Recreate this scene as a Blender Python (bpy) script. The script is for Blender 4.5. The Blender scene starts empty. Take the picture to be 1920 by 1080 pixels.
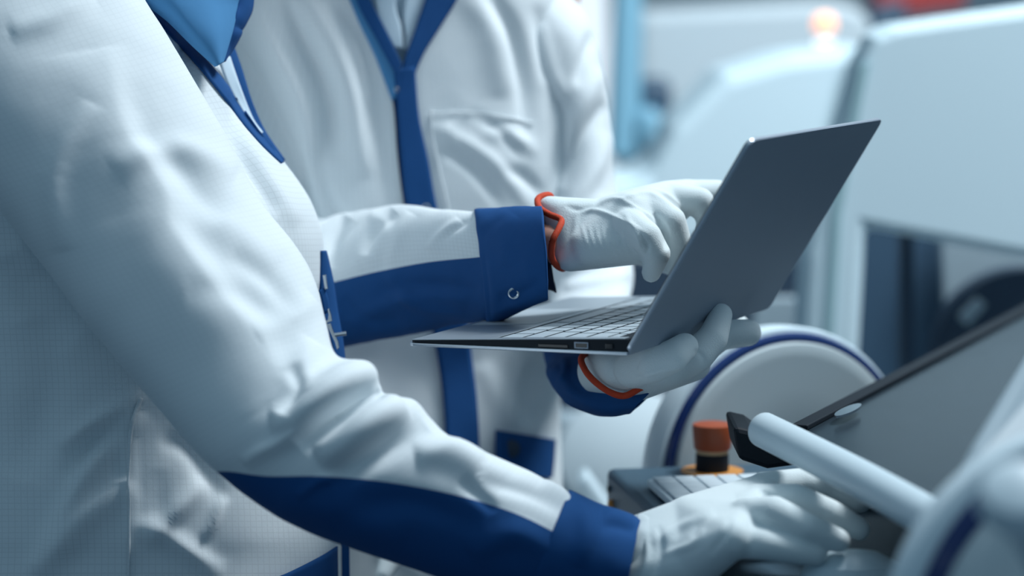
import bpy, bmesh, math
import numpy as np
from mathutils import Vector, Matrix, noise
from mathutils.bvhtree import BVHTree

# ---------------------------------------------------------------- camera, world, lights
C = bpy.context.scene.collection
SC = bpy.context.scene
PITCH = math.radians(7.2)
FPX = 4533.0
CAM = np.array([0, 0, 1.45])
FW = np.array([0, math.cos(PITCH), -math.sin(PITCH)])
UP = np.array([0, math.sin(PITCH), math.cos(PITCH)])
RT = np.array([1.0, 0, 0])
cd = bpy.data.cameras.new('camera')
cam = bpy.data.objects.new('camera', cd)
C.objects.link(cam)
cam.location = CAM
cam.rotation_euler = (math.pi / 2 - PITCH, 0, 0)
cd.sensor_width = 36
cd.lens = FPX * 36 / 1920
cd.dof.use_dof = True
cd.dof.focus_distance = 1.985
cd.dof.aperture_fstop = 2.5
cd.clip_start = 0.05
SC.camera = cam

world = bpy.data.worlds.new('world')
SC.world = world
world.use_nodes = True
wn_ = world.node_tree
bg = wn_.nodes['Background']
wtc = wn_.nodes.new('ShaderNodeTexCoord')
wsx = wn_.nodes.new('ShaderNodeSeparateXYZ')
wrp = wn_.nodes.new('ShaderNodeValToRGB')
wn_.links.new(wtc.outputs['Generated'], wsx.inputs[0])
wn_.links.new(wsx.outputs[2], wrp.inputs[0])
wrp.color_ramp.elements[0].position = 0.0
wrp.color_ramp.elements[0].color = (0.10, 0.19, 0.28, 1)
wrp.color_ramp.elements[1].position = 0.75
wrp.color_ramp.elements[1].color = (0.30, 0.46, 0.58, 1)
wn_.links.new(wrp.outputs[0], bg.inputs[0])
bg.inputs[1].default_value = 0.62


def area_light(name, loc, target, size, energy, color, size_y=None):
    l = bpy.data.lights.new(name, 'AREA')
    l.shape = 'RECTANGLE'
    l.size = size
    l.size_y = size_y or size
    l.energy = energy
    l.color = color
    o = bpy.data.objects.new(name, l)
    C.objects.link(o)
    o.location = loc
    d = Vector(target) - Vector(loc)
    o.rotation_euler = d.to_track_quat('-Z', 'Y').to_euler()
    return o


area_light('ceiling_panel_light', (1.9, 2.75, 4.5), (0.0, 2.15, 1.1), 0.9, 150, (0.90, 0.96, 1.0))
area_light('aisle_panel_light', (0.9, 2.3, 3.3), (0.2, 2.3, 1.2), 1.0, 4, (0.80, 0.93, 1.0))
area_light('hall_panel_light', (1.6, 2.3, 3.9), (1.3, 4.0, 1.0), 1.6, 23, (0.84, 0.94, 1.0)).data.spread = 1.5
SC.view_settings.view_transform = 'Standard'
SC.view_settings.look = 'None'
SC.view_settings.gamma = 1
SC.view_settings.exposure = 0.18
SC.view_settings.use_curve_mapping = False
SC.cycles.use_denoising = True


# ---------------------------------------------------------------- helpers
def at(x, y, d):
    return CAM + d * (FW + (x - 960) / FPX * RT - (y - 540) / FPX * UP)


def onz(x, y, z):
    r = FW + (x - 960) / FPX * RT - (y - 540) / FPX * UP
    return CAM + r * ((z - CAM[2]) / r[2])


def proj(P):
    v = np.asarray(P) - CAM
    d = v @ FW
    return np.stack([960 + FPX * (v @ RT) / d, 540 - FPX * (v @ UP) / d], -1)


ORIG = {}


def link(name, V, F, m, parent=None, origin=None, smooth=True, uv=None):
    V = np.asarray(V, float)
    if parent is not None:
        o0 = ORIG[parent.name]
    elif origin is not None:
        o0 = np.asarray(origin, float)
    else:
        o0 = np.array([(V[:, 0].min() + V[:, 0].max()) / 2, (V[:, 1].min() + V[:, 1].max()) / 2, V[:, 2].min()])
    me = bpy.data.meshes.new(name)
    me.from_pydata((V - o0).tolist(), [], [tuple(int(i) for i in f) for f in F])
    if uv is not None:
        at_ = me.attributes.new('cuv', 'FLOAT_VECTOR', 'POINT')
        u3 = np.zeros((len(V), 3), np.float32)
        u3[:, :2] = uv
        at_.data.foreach_set('vector', u3.ravel())
    if smooth:
        me.polygons.foreach_set('use_smooth', [True] * len(me.polygons))
    me.update()
    o = bpy.data.objects.new(name, me)
    C.objects.link(o)
    if m:
        me.materials.append(m)
    if parent is not None:
        o.parent = parent
    else:
        o.location = o0
    ORIG[o.name] = o0
    return o


def empty(name, loc):
    o = bpy.data.objects.new(name, None)
    C.objects.link(o)
    o.location = loc
    o.empty_display_size = 0.05
    ORIG[o.name] = np.asarray(loc, float)
    return o


def tag(o, label=None, cat=None, group=None, kind=None):
    if label: o['label'] = label
    if cat: o['category'] = cat
    if group: o['group'] = group
    if kind: o['kind'] = kind
    return o


def bevel(o, w, seg=2):
    b = o.modifiers.new('bevel', 'BEVEL')
    b.width = w
    b.segments = seg
    b.limit_method = 'ANGLE'
    b.angle_limit = 0.6
    return o


def solid(o, t, off=-1):
    s = o.modifiers.new('thickness', 'SOLIDIFY')
    s.thickness = t
    s.offset = off
    return o


def bm_arrays(bm):
    bm.verts.index_update()
    return np.array([v.co[:] for v in bm.verts]), [[v.index for v in f.verts] for f in bm.faces]


def box_vf(c, s, M=None):
    V = np.array([[x, y, z] for x in (-.5, .5) for y in (-.5, .5) for z in (-.5, .5)]) * np.array(s) + np.array(c)
    F = [(0, 1, 3, 2), (4, 6, 7, 5), (0, 4, 5, 1), (2, 3, 7, 6), (0, 2, 6, 4), (1, 5, 7, 3)]
    if M is not None:
        V = (M[:3, :3] @ V.T).T + M[:3, 3]
    return V, F


def prism(poly_top, vec):
    """closed prism from a 3-D polygon and an extrusion vector"""
    P = np.array(poly_top)
    n = len(P)
    V = np.vstack([P, P + np.array(vec)])
    F = [tuple(range(n)), tuple(range(2 * n - 1, n - 1, -1))]
    for i in range(n):
        j = (i + 1) % n
        F.append((i, i + n, j + n, j))
    return V, F


def fix_normals(o):
    bm = bmesh.new()
    bm.from_mesh(o.data)
    bmesh.ops.recalc_face_normals(bm, faces=bm.faces)
    bm.to_mesh(o.data)
    bm.free()
    return o


def slab(name, px, d, vec, m, parent=None, bw=0.004, origin=None):
    """a solid panel whose front outline is given by photo corners at one distance d (or one distance per corner)"""
    ds = d if isinstance(d, (list, tuple)) else [d] * len(px)
    V, F = prism([at(x, y, q) for (x, y), q in zip(px, ds)], vec)
    o = link(name, V, F, m, parent, origin, smooth=False)
    fix_normals(o)
    if bw: bevel(o, bw)
    return o


def lathe_vf(profile, origin, axis, seg=48, xref=(0, 0, 1)):
    """profile: list of (r, h) ; h along axis"""
    a = np.array(axis, float); a /= np.linalg.norm(a)
    x = np.array(xref, float); x -= a * (x @ a)
    if np.linalg.norm(x) < 1e-6:
        x = np.array([1.0, 0, 0]); x -= a * (x @ a)
    x /= np.linalg.norm(x)
    y = np.cross(a, x)
    V = []; F = []
    n = len(profile)
    for k in range(seg):
        t = 2 * math.pi * k / seg
        for r, h in profile:
            V.append(np.array(origin) + a * h + r * (math.cos(t) * x + math.sin(t) * y))
    for k in range(seg):
        k2 = (k + 1) % seg
        for i in range(n - 1):
            F.append((k * n + i, k * n + i + 1, k2 * n + i + 1, k2 * n + i))
    return np.array(V), F


def lathe(name, profile, origin, axis, m, parent=None, seg=48):
    V, F = lathe_vf(profile, origin, axis, seg)
    o = link(name, V, F, m, parent)
    bm = bmesh.new(); bm.from_mesh(o.data)
    bmesh.ops.remove_doubles(bm, verts=bm.verts, dist=1e-6)
    bmesh.ops.recalc_face_normals(bm, faces=bm.faces)
    bm.to_mesh(o.data); bm.free()
    o.data.polygons.foreach_set('use_smooth', [True] * len(o.data.polygons))
    es = o.modifiers.new('edge', 'EDGE_SPLIT'); es.split_angle = 0.6
    return o


def crom(P, t):
    P = np.asarray(P, float)
    n = len(P)
    i = np.clip(np.floor(t).astype(int), 0, n - 2)
    u = (t - i)[:, None]
    p0 = P[np.maximum(i - 1, 0)]; p1 = P[i]; p2 = P[i + 1]; p3 = P[np.minimum(i + 2, n - 1)]
    return 0.5 * (2 * p1 + (p2 - p0) * u + (2 * p0 - 5 * p1 + 4 * p2 - p3) * u ** 2 + (3 * p1 - p0 - 3 * p2 + p3) * u ** 3)


def resample(P, step=None, n=None):
    """even parameters along control rows, by length of the first three coordinates"""
    P = np.asarray(P, float)
    seg = np.linalg.norm(np.diff(P[:, :3], axis=0), axis=1)
    cum = np.concatenate([[0], np.cumsum(seg)])
    L = cum[-1]
    if n is None: n = max(2, int(L / step) + 1)
    s = np.linspace(0, L, n)
    return np.interp(s, cum, np.arange(len(P))), L


def grid_faces(n, m, wrap=False):
    F = []
    for i in range(n - 1):
        for j in range(m - 1):
            F.append((i * m + j, i * m + j + 1, (i + 1) * m + j + 1, (i + 1) * m + j))
    return F


def tube(st, step=0.004, nt=160, e=2.0):
    """cloth tube. st rows: ax,ay,bx,by,da,db,rd : the two silhouette points in the photo, their distances and the half depth"""
    rows = []
    for r in st:
        a = at(r[0], r[1], r[4]); b = at(r[2], r[3], r[5])
        rows.append(np.concatenate([(a + b) / 2, (b - a) / 2, [r[6]]]))
    t, L = resample(rows, step)
    R = crom(rows, t)
    c = R[:, :3]; a = R[:, 3:6]; rd = R[:, 6]
    view = c - CAM
    view /= np.linalg.norm(view, axis=1)[:, None]
    an = a / np.linalg.norm(a, axis=1)[:, None]
    b = view - an * (view * an).sum(1)[:, None]
    b /= np.linalg.norm(b, axis=1)[:, None]
    th = math.pi / 2 + np.linspace(0, 2 * math.pi, nt + 1)
    ct, s_ = np.cos(th), np.sin(th)
    ct = np.sign(ct) * np.abs(ct) ** (2 / e); s_ = np.sign(s_) * np.abs(s_) ** (2 / e)
    V = c[:, None] + a[:, None] * ct[None, :, None] + b[:, None] * (rd[:, None, None] * s_[None, :, None])
    n, m = V.shape[:2]
    circ = np.concatenate([[0], np.cumsum(np.linalg.norm(np.diff(V[n // 2], axis=0), axis=1))])
    UV = np.stack(np.broadcast_arrays(circ[None, :], np.linspace(0, L, n)[:, None]), -1)
    return V, UV


def normals(V):
    du = np.gradient(V, axis=0); dv = np.gradient(V, axis=1)
    # closed seam
    if np.allclose(V[:, 0], V[:, -1], atol=1e-5):
        d = (V[:, 1] - V[:, -2]) / 2
        dv[:, 0] = d; dv[:, -1] = d
    N = np.cross(dv, du)
    N /= (np.linalg.norm(N, axis=-1)[..., None] + 1e-12)
    return N


def seg_dist(P, line):
    """distance in pixels to a polyline and the position along it (0..1)"""
    best = np.full(len(P), 1e9); tt = np.zeros(len(P)); side = np.zeros(len(P))
    A = np.array(line, float)
    sl = np.linalg.norm(np.diff(A, axis=0), axis=1)
    cum = np.concatenate([[0], np.cumsum(sl)])
    for k in range(len(A) - 1):
        a, b = A[k], A[k + 1]
        ab = b - a
        u = np.clip(((P - a) @ ab) / (ab @ ab), 0, 1)
        q = P - (a + u[:, None] * ab)
        d = np.linalg.norm(q, axis=1)
        w = d < best
        best[w] = d[w]
        tt[w] = ((cum[k] + u * sl[k]) / cum[-1])[w]
        cr = ab[0] * (P[:, 1] - a[1]) - ab[1] * (P[:, 0] - a[0])
        side[w] = np.sign(cr)[w]
    return best, tt, side


def smooth_line(L):
    if len(L) < 3: return L
    t = np.linspace(0, len(L) - 1, (len(L) - 1) * 5 + 1)
    return crom(L, t)


def fold_amount(P, Nn, folds):
    """cloth folds. each: (polyline, height m, width px[, far-side width px])"""
    px = proj(P)
    v = P - CAM; v = v / np.linalg.norm(v, axis=1)[:, None]
    facing = np.clip(-(v * Nn).sum(1) * 1.8 + 0.45, 0, 1)
    out = np.zeros(len(P))
    for f in folds:
        L = smooth_line(f[0])
        d, t, s = seg_dist(px, L)
        w1 = f[2]; w2 = f[3] if len(f) > 3 else f[2]
        w = np.where(s > 0, w1, w2)
        tap = np.clip(np.sin(math.pi * t), 0, 1) ** .6
        out += f[1] * np.exp(-(d / w) ** 2) * tap
    return out * facing


def apply_folds(V, folds, amp=0.0, scale=18.0, seed=0.0, mask=None, lim=0.02):
    N = normals(V)
    sh = V.shape
    P = V.reshape(-1, 3); Nn = N.reshape(-1, 3)
    # outward check
    c = P.mean(0)
    if ((P - V.mean(axis=1, keepdims=True).repeat(sh[1], 1).reshape(-1, 3)) * Nn).sum() < 0: Nn = -Nn
    D = fold_amount(P, Nn, folds)
    if amp:
        nz = np.array([noise.noise((p[0] * scale + seed, p[1] * scale, p[2] * scale * .7)) + .5 * noise.noise((p[0] * scale * 2.3, p[1] * scale * 2.3 + seed, p[2] * scale * 1.7)) for p in P])
        D = D + amp * nz
    if mask is not None: D = D * mask.reshape(-1)
    D = np.clip(D, -lim * 1.5, lim * 1.5)
    return (P + Nn * D[:, None]).reshape(sh)


def cut(V, F, s, uv=None):
    """cut a mesh along s=0. returns (V,F,uv) for s>0 and for s<0"""
    tris = []
    for f in F:
        for k in range(1, len(f) - 1): tris.append((f[0], f[k], f[k + 1]))
    res = []
    for sg in (1, -1):
        ss = s * sg
        VV = []; UU = []; idx = {}
        def vid(key):
            if key in idx: return idx[key]
            if isinstance(key, tuple):
                a, b = key
                t = ss[a] / (ss[a] - ss[b])
                p = V[a] + t * (V[b] - V[a]); q = None if uv is None else uv[a] + t * (uv[b] - uv[a])
            else:
                p = V[key]; q = None if uv is None else uv[key]
            idx[key] = len(VV); VV.append(p); UU.append(q)
            return idx[key]
        FF = []
        for t in tris:
            sv = [ss[i] > 0 for i in t]
            if all(sv): FF.append([vid(i) for i in t]); continue
            if not any(sv): continue
            poly = []
            for k in range(3):
                i, j = t[k], t[(k + 1) % 3]
                if sv[k]: poly.append(vid(i))
                if sv[k] != sv[(k + 1) % 3]: poly.append(vid((min(i, j), max(i, j))))
            FF.append(poly)
        res.append((np.array(VV), FF, None if uv is None else np.array(UU)))
    return res


def line_side(P, line):
    """signed pixel distance to a long polyline (positive on its lower/right side)"""
    d, t, s = seg_dist(proj(P), smooth_line(line))
    return d * s


def patch(rows, step=0.004, nb=None):
    """surface through rows of (x,y,d) photo points"""
    G = np.array([[at(*p) for p in r] for r in rows])
    n, m = G.shape[:2]
    L0 = np.linalg.norm(np.diff(G, axis=0), axis=-1).sum(0).max()
    L1 = np.linalg.norm(np.diff(G, axis=1), axis=-1).sum(1).max()
    a = max(2, int(L0 / step)); b = nb or max(2, int(L1 / step))
    A = crom(G.reshape(n, -1), np.linspace(0, n - 1, a)).reshape(a, m, 3)
    B = crom(A.transpose(1, 0, 2).reshape(m, -1), np.linspace(0, m - 1, b)).reshape(b, a, 3).transpose(1, 0, 2)
    UV = np.stack(np.meshgrid(np.linspace(0, L0, a), np.linspace(0, L1, b), indexing='ij'), -1)
    return B, UV


def link_grid(name, V, UV, m, parent, **k):
    return link(name, V.reshape(-1, 3), grid_faces(*V.shape[:2]), m, parent, uv=UV.reshape(-1, 2), **k)


def bvh(V):
    return BVHTree.FromPolygons([tuple(p) for p in V.reshape(-1, 3)], grid_faces(*V.shape[:2]))


def drape(name, left, right, tree, off, m, parent, n=60, k=8, dflt=2.3, thick=0.0012):
    """cloth strip lying on a garment between two photo outlines"""
    tl, _ = resample(np.c_[left, np.zeros(len(left))], n=n); tr, _ = resample(np.c_[right, np.zeros(len(right))], n=n)
    Lp = crom(left, tl); Rp = crom(right, tr)
    V = np.zeros((n, k, 3)); last = dflt
    for i in range(n):
        for j in range(k):
            p = Lp[i] + (Rp[i] - Lp[i]) * j / (k - 1)
            q = at(p[0], p[1], 1.0) - CAM
            hit = tree.ray_cast(Vector(CAM), Vector(q).normalized())
            if hit[0] is not None:
                dd = (np.array(hit[0]) - CAM) @ FW
                if abs(dd - last) < .2 or (i == 0 and j == 0): last = dd
            V[i, j] = at(p[0], p[1], last - off)
    UV = np.stack(np.meshgrid(np.linspace(0, .005 * n, n), np.linspace(0, .004 * k, k), indexing='ij'), -1)
    o = link_grid(name, V, UV, m, parent)
    if thick: solid(o, thick, 0)
    return o


def blob(groups, voxel, smooth_it=8, fac=0.5):
    """one closed surface from groups of spheres: each group is a hull; chains are hulls of neighbours.
    sphere = (point, r)"""
    bm = bmesh.new()
    for g in groups:
        b2 = bmesh.new()
        for p, r in g:
            bmesh.ops.create_icosphere(b2, subdivisions=3, radius=r, matrix=Matrix.Translation(Vector(p)))
        ret = bmesh.ops.convex_hull(b2, input=b2.verts)
        bmesh.ops.delete(b2, geom=[v for v in b2.verts if not v.link_faces], context='VERTS')
        used = set()
        me = bpy.data.meshes.new('t')
        # keep hull faces only
        kill = [x for x in ret['geom_interior'] if isinstance(x, bmesh.types.BMVert) and x.is_valid]
        bmesh.ops.delete(b2, geom=kill, context='VERTS')
        b2.to_mesh(me); b2.free()
        bm.from_mesh(me)
        bpy.data.meshes.remove(me)
    me = bpy.data.meshes.new('t')
    bm.to_mesh(me); bm.free()
    o = bpy.data.objects.new('t', me)
    C.objects.link(o)
    r = o.modifiers.new('r', 'REMESH'); r.mode = 'VOXEL'; r.voxel_size = voxel; r.adaptivity = 0
    s = o.modifiers.new('s', 'SMOOTH'); s.factor = fac; s.iterations = smooth_it
    dg = bpy.context.evaluated_depsgraph_get()
    ev = o.evaluated_get(dg)
    m2 = ev.to_mesh()
    V = np.zeros(len(m2.vertices) * 3); m2.vertices.foreach_get('co', V); V = V.reshape(-1, 3)
    N = np.zeros(len(m2.vertices) * 3); m2.vertices.foreach_get('normal', N); N = N.reshape(-1, 3)
    F = [tuple(p.vertices) for p in m2.polygons]
    ev.to_mesh_clear()
    bpy.data.objects.remove(o); bpy.data.meshes.remove(me)
    return V, F, N


def chain(pts):
    return [[pts[i], pts[i + 1]] for i in range(len(pts) - 1)]


def S(x, y, d, r):
    return (tuple(at(x, y, d)), r)


def sweep(name, P, r, m, parent=None, seg=10, closed=False, flat=1.0, origin=None, ref=(0, 0, 1), step=0.003):
    P = np.array(P, float)
    if closed: P = np.vstack([P[-1:], P, P[:2]])
    t, L = resample(P, step)
    Q = crom(P, t)
    if closed:
        lo, hi = 1.0, len(P) - 2.0
        tt = np.linspace(lo, hi, 64); Q = crom(P, tt)
    T = np.gradient(Q, axis=0); T /= np.linalg.norm(T, axis=1)[:, None] + 1e-12
    V = []
    a0 = np.array(ref, float)
    for i in range(len(Q)):
        x = a0 - T[i] * (a0 @ T[i]); x /= np.linalg.norm(x) + 1e-12; y = np.cross(T[i], x)
        for k in range(seg):
            th = 2 * math.pi * k / seg
            V.append(Q[i] + r * (math.cos(th) * x + math.sin(th) * y * flat))
    F = []
    n = len(Q)
    for i in range(n - 1):
        for k in range(seg):
            k2 = (k + 1) % seg
            F.append((i * seg + k, i * seg + k2, (i + 1) * seg + k2, (i + 1) * seg + k))
    if not closed:
        F.append(tuple(range(seg))[::-1]); F.append(tuple(range((n - 1) * seg, n * seg)))
    return link(name, V, F, m, parent, origin)


# ---------------------------------------------------------------- materials
def mat(name, col, rough=0.6, metal=0.0, spec=0.5, emit=None, es=0.0, bump=None, var=0.0, vscale=6.0, sheen=0.0, coat=0.0, trans=0.0):
    m = bpy.data.materials.new(name)
    m.use_nodes = True
    nt = m.node_tree
    b = nt.nodes['Principled BSDF']
    b.inputs['Base Color'].default_value = (*col, 1)
    b.inputs['Roughness'].default_value = rough
    b.inputs['Metallic'].default_value = metal
    b.inputs['Specular IOR Level'].default_value = spec
    b.inputs['Sheen Weight'].default_value = sheen
    b.inputs['Coat Weight'].default_value = coat
    b.inputs['Transmission Weight'].default_value = trans
    if emit:
        b.inputs['Emission Color'].default_value = (*emit, 1)
        b.inputs['Emission Strength'].default_value = es
    tc = nt.nodes.new('ShaderNodeTexCoord')
    if var:
        n = nt.nodes.new('ShaderNodeTexNoise'); n.inputs['Scale'].default_value = vscale; n.inputs['Detail'].default_value = 4
        nt.links.new(tc.outputs['Object'], n.inputs['Vector'])
        mx = nt.nodes.new('ShaderNodeMix'); mx.data_type = 'RGBA'
        mx.inputs[6].default_value = (*[c * (1 - var) for c in col], 1); mx.inputs[7].default_value = (*[min(1, c * (1 + var)) for c in col], 1)
        nt.links.new(n.outputs['Fac'], mx.inputs[0])
        nt.links.new(mx.outputs[2], b.inputs['Base Color'])
    if bump:
        sc, st = bump
        n = nt.nodes.new('ShaderNodeTexNoise'); n.inputs['Scale'].default_value = sc; n.inputs['Detail'].default_value = 3
        nt.links.new(tc.outputs['Object'], n.inputs['Vector'])
        bp = nt.nodes.new('ShaderNodeBump'); bp.inputs['Strength'].default_value = st; bp.inputs['Distance'].default_value = 0.001
        nt.links.new(n.outputs['Fac'], bp.inputs['Height']); nt.links.new(bp.outputs['Normal'], b.inputs['Normal'])
    return m


def cloth_mat(name, col, grid=0.0, pitch=0.0052, line=0.13, weave=0.25, transl=0.0):
    """woven cloth; grid = darkness of the woven antistatic threads"""
    m = mat(name, col, rough=0.85, spec=0.2, sheen=0.15 if col[0] > 0.3 else 0.0)
    nt = m.node_tree; b = nt.nodes['Principled BSDF']
    a = nt.nodes.new('ShaderNodeAttribute'); a.attribute_name = 'cuv'
    sp = nt.nodes.new('ShaderNodeSeparateXYZ'); nt.links.new(a.outputs['Vector'], sp.inputs[0])

    def math_(op, x, y=None):
        n = nt.nodes.new('ShaderNodeMath'); n.operation = op
        for i, v in enumerate((x, y)):
            if v is None: continue
            if isinstance(v, (int, float)): n.inputs[i].default_value = v
            else: nt.links.new(v, n.inputs[i])
        return n.outputs[0]
    if grid:
        ls = []
        for k in (0, 1):
            f = math_('FRACT', math_('DIVIDE', sp.outputs[k], pitch))
            ls.append(math_('LESS_THAN', f, line))
        g = math_('MAXIMUM', ls[0], ls[1])
        mx = nt.nodes.new('ShaderNodeMix'); mx.data_type = 'RGBA'
        mx.inputs[6].default_value = (*col, 1); mx.inputs[7].default_value = (*[c * (1 - grid) for c in col], 1)
        nt.links.new(g, mx.inputs[0]); nt.links.new(mx.outputs[2], b.inputs['Base Color'])
    w = math_('MULTIPLY', math_('SINE', math_('MULTIPLY', sp.outputs[0], 6000)), math_('SINE', math_('MULTIPLY', sp.outputs[1], 6000)))
    bp = nt.nodes.new('ShaderNodeBump'); bp.inputs['Strength'].default_value = weave; bp.inputs['Distance'].default_value = 0.0002
    nt.links.new(w, bp.inputs['Height'])
    tc = nt.nodes.new('ShaderNodeTexCoord')
    nz = nt.nodes.new('ShaderNodeTexNoise'); nz.inputs['Scale'].default_value = 45; nz.inputs['Detail'].default_value = 5
    nt.links.new(tc.outputs['Object'], nz.inputs['Vector'])
    b2 = nt.nodes.new('ShaderNodeBump'); b2.inputs['Strength'].default_value = 0.25; b2.inputs['Distance'].default_value = 0.002
    nt.links.new(nz.outputs['Fac'], b2.inputs['Height']); nt.links.new(bp.outputs['Normal'], b2.inputs['Normal'])
    nt.links.new(b2.outputs['Normal'], b.inputs['Normal'])
    return m


WHITE = (0.75, 0.81, 0.84)
M = {
    'coat': cloth_mat('white_antistatic_cloth', WHITE, grid=0.10),
    'coat_plain': cloth_mat('white_cloth', WHITE, grid=0.05),
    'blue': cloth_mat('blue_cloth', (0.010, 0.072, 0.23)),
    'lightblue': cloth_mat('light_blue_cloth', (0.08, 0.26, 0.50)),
    'navy': cloth_mat('navy_lining_and_fold_shade', (0.004, 0.012, 0.05)),
    'shirt': cloth_mat('pale_shirt_cloth', (0.60, 0.74, 0.84)),
    'glove': mat('white_knit_glove', (0.70, 0.78, 0.80), 0.9, spec=0.15, bump=(900, 0.35), sheen=0.2),
    'rib': mat('ribbed_knit', (0.62, 0.70, 0.73), 0.9, spec=0.15, bump=(1200, 0.5), sheen=0.2),
    'orange': mat('orange_knit_trim', (0.55, 0.05, 0.012), 0.8, bump=(900, 0.5)),
    'skin': mat('skin', (0.50, 0.26, 0.20), 0.5, var=0.08, vscale=30),
    'hair': mat('dark_hair', (0.02, 0.014, 0.01), 0.5, bump=(200, 0.6)),
    'trouser': mat('dark_blue_trousers', (0.012, 0.03, 0.08), 0.85),
    'alu': mat('grey_aluminium', (0.29, 0.345, 0.42), 0.45, metal=0.4, bump=(2500, 0.05)),
    'alu_top': mat('silver_palm_rest', (0.36, 0.42, 0.47), 0.38, metal=0.6),
    'edge': mat('polished_edge', (0.55, 0.61, 0.68), 0.36, metal=0.9),
    'black': mat('black_plastic', (0.008, 0.013, 0.02), 0.6, spec=0.2),
    'key': mat('silver_key', (0.40, 0.47, 0.52), 0.42, metal=0.1),
    'screen': mat('dark_screen', (0.01, 0.012, 0.016), 0.08),
    'wkey': mat('white_key', (0.60, 0.70, 0.76), 0.4),
    'wplastic': mat('white_plastic', (0.62, 0.74, 0.80), 0.35),
    'matte': mat('white_painted_metal', (0.60, 0.74, 0.80), 0.5, var=0.02, vscale=2),
    'housing': mat('off_white_housing', (0.50, 0.58, 0.62), 0.5),
    'grey': mat('light_grey_metal', (0.30, 0.38, 0.43), 0.5),
    'teal': mat('teal_grey_seam', (0.30, 0.46, 0.50), 0.5),
    'dark': mat('dark_blue_grey', (0.020, 0.042, 0.075), 0.5),
    'dark2': mat('blue_grey_panel', (0.035, 0.075, 0.125), 0.45),
    'navyring': mat('navy_gloss', (0.008, 0.03, 0.13), 0.25),
    'box': mat('blue_grey_textured_paint', (0.045, 0.09, 0.13), 0.42, bump=(900, 0.25)),
    'glass': mat('dusty_black_glass', (0.022, 0.034, 0.045), 0.24, spec=0.12, var=0.25, vscale=40),
    'redcap': mat('orange_red_plastic', (0.33, 0.06, 0.014), 0.45),
    'cream': mat('cream_ring', (0.50, 0.36, 0.20), 0.5),
    'yellow': mat('amber_plate', (0.62, 0.26, 0.05), 0.4),
    'metal': mat('steel', (0.62, 0.66, 0.70), 0.25, metal=1.0),
    'floor': mat('grey_floor', (0.07, 0.10, 0.13), 0.4, var=0.1),
    'wall': mat('pale_wall', (0.50, 0.62, 0.68), 0.8, var=0.03, vscale=1),
    'red': mat('red_enamel', (0.35, 0.03, 0.03), 0.5),
    'lblue': mat('pale_blue_enamel', (0.22, 0.46, 0.60), 0.5),
}
exec_order = []

# ---------------------------------------------------------------- the hall
def plane_box(name, c, s, m, kind='structure'):
    V, F = box_vf(c, s)
    o = link(name, V, F, m, smooth=False)
    tag(o, kind=kind)
    return o


plane_box('floor', (1, 5, -0.05), (16, 14, 0.1), M['floor'])
plane_box('wall_back', (1, 10.05, 1.8), (16, 0.1, 3.6), M['wall'])
wn = slab('window_1', [(1040, -200), (1136, -200), (1150, 400), (1040, 400)], 7.5, (0, .05, 0), mat('daylit_window', (0.8, 0.9, 0.95), emit=(0.86, 0.93, 1.0), es=0.62), bw=0)
tag(wn, kind='structure')

# ---------------------------------------------------------------- far machines
bm_ = empty('production_machine', at(1700, 1100, 3.1)); tag(bm_, 'large white production machine hood with dark window on the right', 'machine')
BK = (0, .5, 0)
slab('hood', [(1622, 110), (1640, 70), (1672, 50), (1780, 34), (2250, -30), (2250, 545), (1625, 428), (1606, 760), (1500, 760), (1516, 480), (1560, 300)], 2.95, (0, .12, 0), M['matte'], bm_, 0.012)
slab('seam_strip', [(1612, 120), (1630, 120), (1578, 400), (1556, 760), (1538, 760), (1560, 400)], 2.945, (0, .02, 0), M['teal'], bm_, 0.001)
slab('window_back', [(1560, 400), (2250, 400), (2250, 1300), (1560, 1300)], 3.35, (0, .03, 0), M['dark2'], bm_, 0)
slab('window_post', [(1693, 400), (1714, 400), (1714, 1200), (1693, 1200)], 3.12, (0, .04, 0), M['dark'], bm_, 0.002)
slab('inner_panel', [(1762, 400), (2200, 400), (2200, 800), (1785, 800)], 3.30, (0, .02, 0), M['grey'], bm_, 0.002)
lathe('feeder_drum', [(0, 0), (.115, 0), (.12, .004), (.12, .05), (0, .05)], at(1905, 665, 3.22), (0, -1, 0), M['dark'], bm_)
slab('drum_highlight', [(1800, 595), (1835, 560), (1850, 572), (1815, 612)], 3.12, (0, .02, 0), M['grey'], bm_, 0.002)  # light grey bar imitating a slanted highlight in front of the drum
slab('lower_skirt', [(1480, 900), (2250, 900), (2250, 2600), (1480, 2600)], 2.97, (0, .4, 0), M['matte'], bm_, 0.01)
tag(slab('red_stack_cover', [(1650, -60), (1812, -60), (1812, 12), (1680, 30), (1640, 10)], 5.0, (0, .15, 0), M['red'], bw=.01), 'blurred red cover above the white hood at the top right', 'cover')
tag(slab('dark_gantry_block', [(1632, 20), (1700, 0), (1690, 1330), (1640, 1330)], 4.8, (0, .12, 0), M['dark2'], bw=.01), 'small dark blurred block beside the red cover', 'block')

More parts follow.
